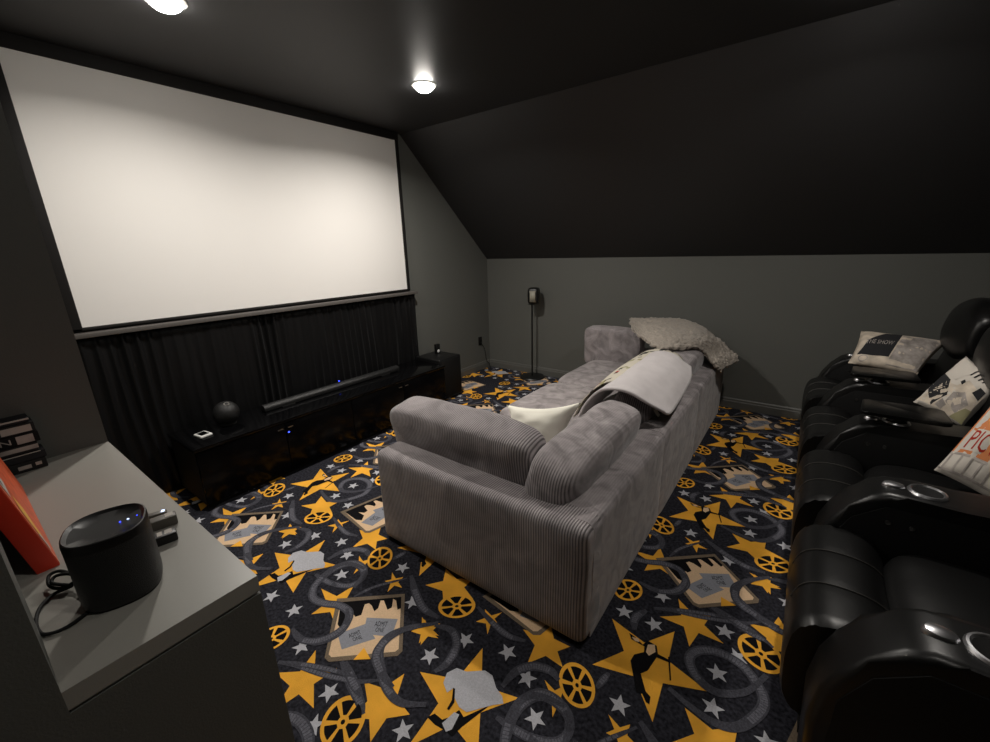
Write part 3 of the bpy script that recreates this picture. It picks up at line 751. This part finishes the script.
# recliner pillows
P = Pil([ony(848, 363, 4.08), ony(917, 375, 4.08), ony(948, 342, 4.46), ony(861, 331, 4.46)], .13, seed=4, pinch=.05)
D = [(R4(.52, .03, .97, .97), 1, 1), ([(.06, .18), (.5, .18), (.5, .95), (.3, .9), (.12, .62)], 2, 1.5),
     ([(.62, .2), (.9, .25), (.93, .5), (.75, .42)], 3, 1.5), ([(.6, .6), (.8, .72), (.95, .68), (.9, .92), (.66, .9)], 3, 1.6)]
D += textdec('THE SHOW', .1, .5, .46, .64, 1, 2)
D += [([(.17+.07*math.cos(a*PI/8), .1+.07*math.sin(a*PI/8)) for a in range(16)], 3, 1.5), ([(.17+.055*math.cos(a*PI/8), .1+.05*math.sin(a*PI/8)) for a in range(16)], 0, 2)]
putpil('printed_pillow', P, ['ptan', 'pgrey', 'pblack', 'pgrey'], D, 'grey printed pillow with dark patch lying by the back wall on the farthest recliner')
P = Pil([ony(913, 402, 3.45), ony(962, 428, 3.25), ony(1005, 384, 3.35), ony(966, 356, 3.6)], .13, seed=6, pinch=.05)
D = [([(.02, .3), (.35, .05), (.5, .3), (.3, .55), (.05, .6)], 2, 1), ([(.05, .62), (.1, .6), (.2, .72), (.24, .6), (.34, .72), (.38, .58), (.46, .72), (.6, .95), (.05, .97)], 0, 1.5)]
for q in range(5): D.append(([(.5+q*.09, .78), (.53+q*.09, .78), (.58+q*.09, .95), (.55+q*.09, .95)], 2, 1.8))
D += [([(.03, .05), (.97, .04), (.97, .6), (.6, .7), (.5, .52), (.36, .5), (.3, .56)], 1, .8), ([(.55, .2), (.8, .12), (.9, .35), (.7, .5), (.55, .4)], 3, 1.2), ([(.62, .3), (.72, .22), (.8, .3), (.7, .4)], 1, 1.6),
      ([(.42, .08), (.56, .06), (.6, .16), (.48, .22)], 3, 1.4), ([(.8, .55), (.95, .5), (.95, .68), (.84, .7)], 2, 1.4), ([(.5, .6), (.56, .57), (.58, .64), (.53, .67)], 2, 1.4), ([(.74, .03), (.98, .03), (.98, .3), (.9, .28)], 4, 1.8)]
putpil('printed_pillow', P, ['pwhite', 'ptan', 'pblack', 'pgrey', 'olive'], D, 'black and white film print pillow leaning in the third recliner')
P = Pil([ony(934, 470, 2.62), ony(1005, 508, 2.5), ony(1070, 430, 2.75), ony(994, 402, 2.85)], .19, seed=7, pinch=.03)
D = [(R4(.02, .26, .98, .98), 1, 1), ([(.1, .3), (.4, .3), (.55, .58), (.12, .58)], 0, 1.5), ([(.45, .62), (.95, .6), (.95, .95), (.5, .95), (.35, .8)], 0, 1.5),
     (R4(.02, .225, .98, .255), 2, 1.5), (R4(.02, .03, .98, .05), 2, 1.5)]
for q in range(7): D.append((R4(.05+q*.14, .05, .075+q*.14, .23), 2, 1.6))
D += textdec('PICTURE', .12, .32, .9, .56, 3, 2.2) + textdec('SHOW', .5, .66, .92, .9, 3, 2.2)
putpil('printed_pillow', P, ['pwhite', 'porange', 'pgrey', 'pred'], D, 'white and orange pillow with red lettering leaning in the second recliner')

# ------------------------------------------------------------------ things on the ledge
t = thing('smart_speaker', (-.885, .085, ZL), 'black rounded smart speaker standing on the grey ledge', 'speaker', rz=math.atan2(.29, -.956))
def ringp(s, z, n=48, e=2.6):
    out = []
    for k in range(n):
        a = 2*PI*k/n; c, sn = math.cos(a), math.sin(a)
        out.append((.058*s*math.copysign(abs(c)**(2/e), c), .054*s*math.copysign(abs(sn)**(2/e), sn), z))
    return out
def loft(rings, cap0=True, cap1=True):
    bm = bmesh.new(); V = [[bm.verts.new(p) for p in r] for r in rings]
    for a, b in zip(V, V[1:]):
        n = len(a)
        for k in range(n): bm.faces.new((a[k], a[(k+1) % n], b[(k+1) % n], b[k]))
    if cap0: bm.faces.new(V[0][::-1])
    if cap1: bm.faces.new(V[-1])
    return bm
link_mesh('body', loft([ringp(.955, .004), ringp(.985, .008), ringp(1, .014), ringp(1, .113)]), 'grille', t)
link_mesh('base', loft([ringp(.93, 0), ringp(.93, .005)]), 'matte', t)
top = link_mesh('top_panel', loft([ringp(1.004, .113), ringp(1.004, .122), ringp(.985, .128), ringp(.95, .129), ringp(.86, .1245), ringp(.5, .1225)]), 'satin', t)
bpy.context.view_layer.update()
for px, py, m, q in ((120, 522, 'led', .7), (128, 519, 'led_white', 1), (137, 515.5, 'led', .6)):
    c_ = t.matrix_world.inverted() @ onz(px, py, ZL+.1235)
    bm = bmesh.new(); lathe(bm, [(0, .001), (.0016*q, .0008), (.0018*q, 0)], 10); bm.transform(Matrix.Translation(c_)); link_mesh('touch_light', bm, m, top)
# cord with its loops
z = ZL + .004
pts = [onz(84, 590, z+.006), onz(74, 576, z+.015), onz(60, 571, z+.015), onz(49, 576, z+.012), onz(50, 586, z+.006), onz(62, 588, z+.003), onz(76, 580, z+.012), onz(70, 574, z+.018), onz(56, 576, z+.016), onz(52, 583, z+.012), onz(66, 585, z+.008), onz(72, 586, z+.003),
       onz(54, 594, z), onz(40, 608, z), onz(36, 624, z), onz(42, 634, z), onz(56, 632, z), onz(72, 624, z), onz(88, 612, z), onz(98, 606, z+.002)]
bm = bmesh.new(); tube(bm, pts, .0028, 8, smooth_n=6)
tag(link_mesh('charging_cable', bm, 'matte'), 'black cord coiled beside the speaker on the ledge', 'cord')
# little boxes right of the speaker
p = onz(164, 528, ZL)
def gad(name, c, sx_, sy_, h, rz, m, label, cat, extra):
    t = thing(name, c, label, cat, None, rz)
    link_mesh('body', nb(-sx_/2, sx_/2, -sy_/2, sy_/2, 0, h, .003, 2), m, t)
    for (x0, x1, y0, y1, mm, nme) in extra: link_mesh(nme, nb(x0, x1, y0, y1, h-.001, h+.0008), mm, t)
M['warmgrey'] = mat('warm_grey_plastic', (92, 88, 80), .45)
gad('pocket_box', onz(158, 528, ZL), .024, .07, .022, -.2, 'warmgrey', 'small grey topped box right of the ledge speaker', 'box', [(-.008, .008, .016, .03, 'paper', 'label'), (-.012, .012, -.034, -.022, 'paper', 'label')])
ex = [(-.008+.006*i, -.005+.006*i, -.03+.007*j, -.026+.007*j, 'paper', 'button') for i in range(3) for j in range(3)] + [(-.009, .007, .004, .012, 'paper', 'label'), (-.009, .007, .016, .028, 'paper', 'label')]
gad('remote_control', onz(157, 545, ZL), .024, .07, .02, -.2, 'satin', 'small black remote with pale buttons nearest the speaker', 'remote', ex)
gad('key_fob', onz(154, 521, ZL), .016, .05, .018, -.35, 'warmgrey', 'thin grey fob behind the small boxes on the ledge', 'fob', [(-.004, .004, .016, .022, 'led_white', 'light'), (-.004, .004, -.022, -.016, 'led_white', 'light')])
# film cases
zz = ZL; x1 = -1.643
specs = [(.030, 'ink', 'lowest black film case of the stack on the ledge'), (.022, 'pblack', 'black film case second from the bottom of the ledge stack'), (.026, 'ink', 'film case with a pale spine stripe in the ledge stack'),
         (.030, 'matte', 'film case with grey spine picture near the top of the stack'), (.028, 'ink', 'film case with white spine label near the stack top'), (.012, 'pblack', 'thinnest film case on top of the ledge stack')]
for k, (h, m, lb) in enumerate(specs):
    t = thing('film_case', (x1-.03, 0, zz), lb, 'film case', 'film cases stacked on the ledge', 0)
    e = .0025*math.sin(k*2.3)
    link_mesh('case', nb(-.032, .03+e, -.10, .09+e*2, .0005, h-.0008, .002, 2), m, t)
    xf = .03+e
    if k == 0: sp = [(-.01, .02, .3, .65, 'pgrey'), (.035, .06, .3, .65, 'pgrey'), (.068, .08, .4, .7, 'paper')]
    elif k == 1: sp = [(-.095, .085, .88, .98, 'paper')]
    elif k == 2: sp = [(-.05, .085, .3, .75, 'pgrey')]
    elif k == 3: sp = [(.05, .082, .12, .85, 'pgrey')]
    elif k == 4: sp = [(.028, .084, .15, .8, 'paper')]
    else: sp = [(-.095, .085, .6, .95, 'paper')]
    for ya, yb, za, zb, mm in sp: link_mesh('spine_label', nb(xf-.001, xf+.0006, ya, yb, h*za, h*zb), mm, t)
    if k == 3:
        bm = bmesh.new()
        for pl in textpolys('SCREEN'):
            bm.faces.new([bm.verts.new((xf+.0008, -.07+u*.11, h*.25+v*h*.5)) for u, v in pl])
        link_mesh('spine_lettering', bm, 'pgrey', t, smooth=False)
    zz += h
# leaning box with an orange cover
ln = math.radians(10)
t = thing('picture_box', (-1.06, .028, ZL), 'red edged box with orange picture cover leaning on the ledge', 'box', rz=0)
Mx = Matrix.Rotation(ln, 4, 'X')
bm = nb(-.48, 0, -.03, 0, 0, .30, .001); bm.transform(Mx); link_mesh('box_body', bm, 'redbox', t)
bm = nb(-.478, -.002, -.0005, .0008, .002, .298); bm.transform(Mx); cv = link_mesh('cover', bm, 'orange', t)
bm = bmesh.new()
def cvp(pts, y): 
    f = bm.faces.new([bm.verts.new((x, y, z_)) for x, z_ in pts])
    return f
cvp([(-.02, .04), (-.05, .05), (-.09, .10), (-.07, .14), (-.03, .12)], .0015).material_index = 1
cvp([(-.012, .03), (-.03, .03), (-.035, .06), (-.015, .07)], .0018).material_index = 0
cvp([(-.03, .15), (-.10, .16), (-.14, .26), (-.06, .28), (-.02, .22)], .0015).material_index = 0
cvp([(-.04, .17), (-.08, .19), (-.09, .25), (-.05, .26)], .0019).material_index = 2
bm.transform(Mx); link_mesh('cover_picture', bm, ['paper', 'yellow', 'pblack'], cv, smooth=False)
t = thing('black_panel', (-.98, -.03, ZL), 'thin black panel standing at the left edge of the ledge', 'panel')
bm = nb(-.40, 0, -.012, 0, 0, .20, .002); bm.transform(Matrix.Rotation(math.radians(8), 4, 'X')); link_mesh('panel', bm, 'matte', t)
link_mesh('foot', nb(-.02, .06, -.012, -.004, 0, .03, .002), 'matte', t)

# ------------------------------------------------------------------ world, camera, view
w = bpy.data.worlds.new('dark_world'); SC.world = w; w.use_nodes = True
w.node_tree.nodes['Background'].inputs[0].default_value = (.0, .0, .0, 1); w.node_tree.nodes['Background'].inputs[1].default_value = 0
cam = bpy.data.cameras.new('camera'); co = bpy.data.objects.new('camera', cam); COL.objects.link(co)
cam.sensor_width = 36; cam.sensor_fit = 'HORIZONTAL'; cam.lens = FPX/990*36; cam.clip_start = .02
m3 = Matrix((( R[0][0], -R[1][0], -R[2][0]), (R[0][1], -R[1][1], -R[2][1]), (R[0][2], -R[1][2], -R[2][2])))
co.matrix_world = Matrix.Translation(EYE) @ m3.to_4x4()
SC.camera = co
vs = SC.view_settings; vs.view_transform = 'Standard'; vs.look = 'None'; vs.gamma = 1; vs.exposure = 0.0
try: vs.use_curve_mapping = False
except Exception: pass
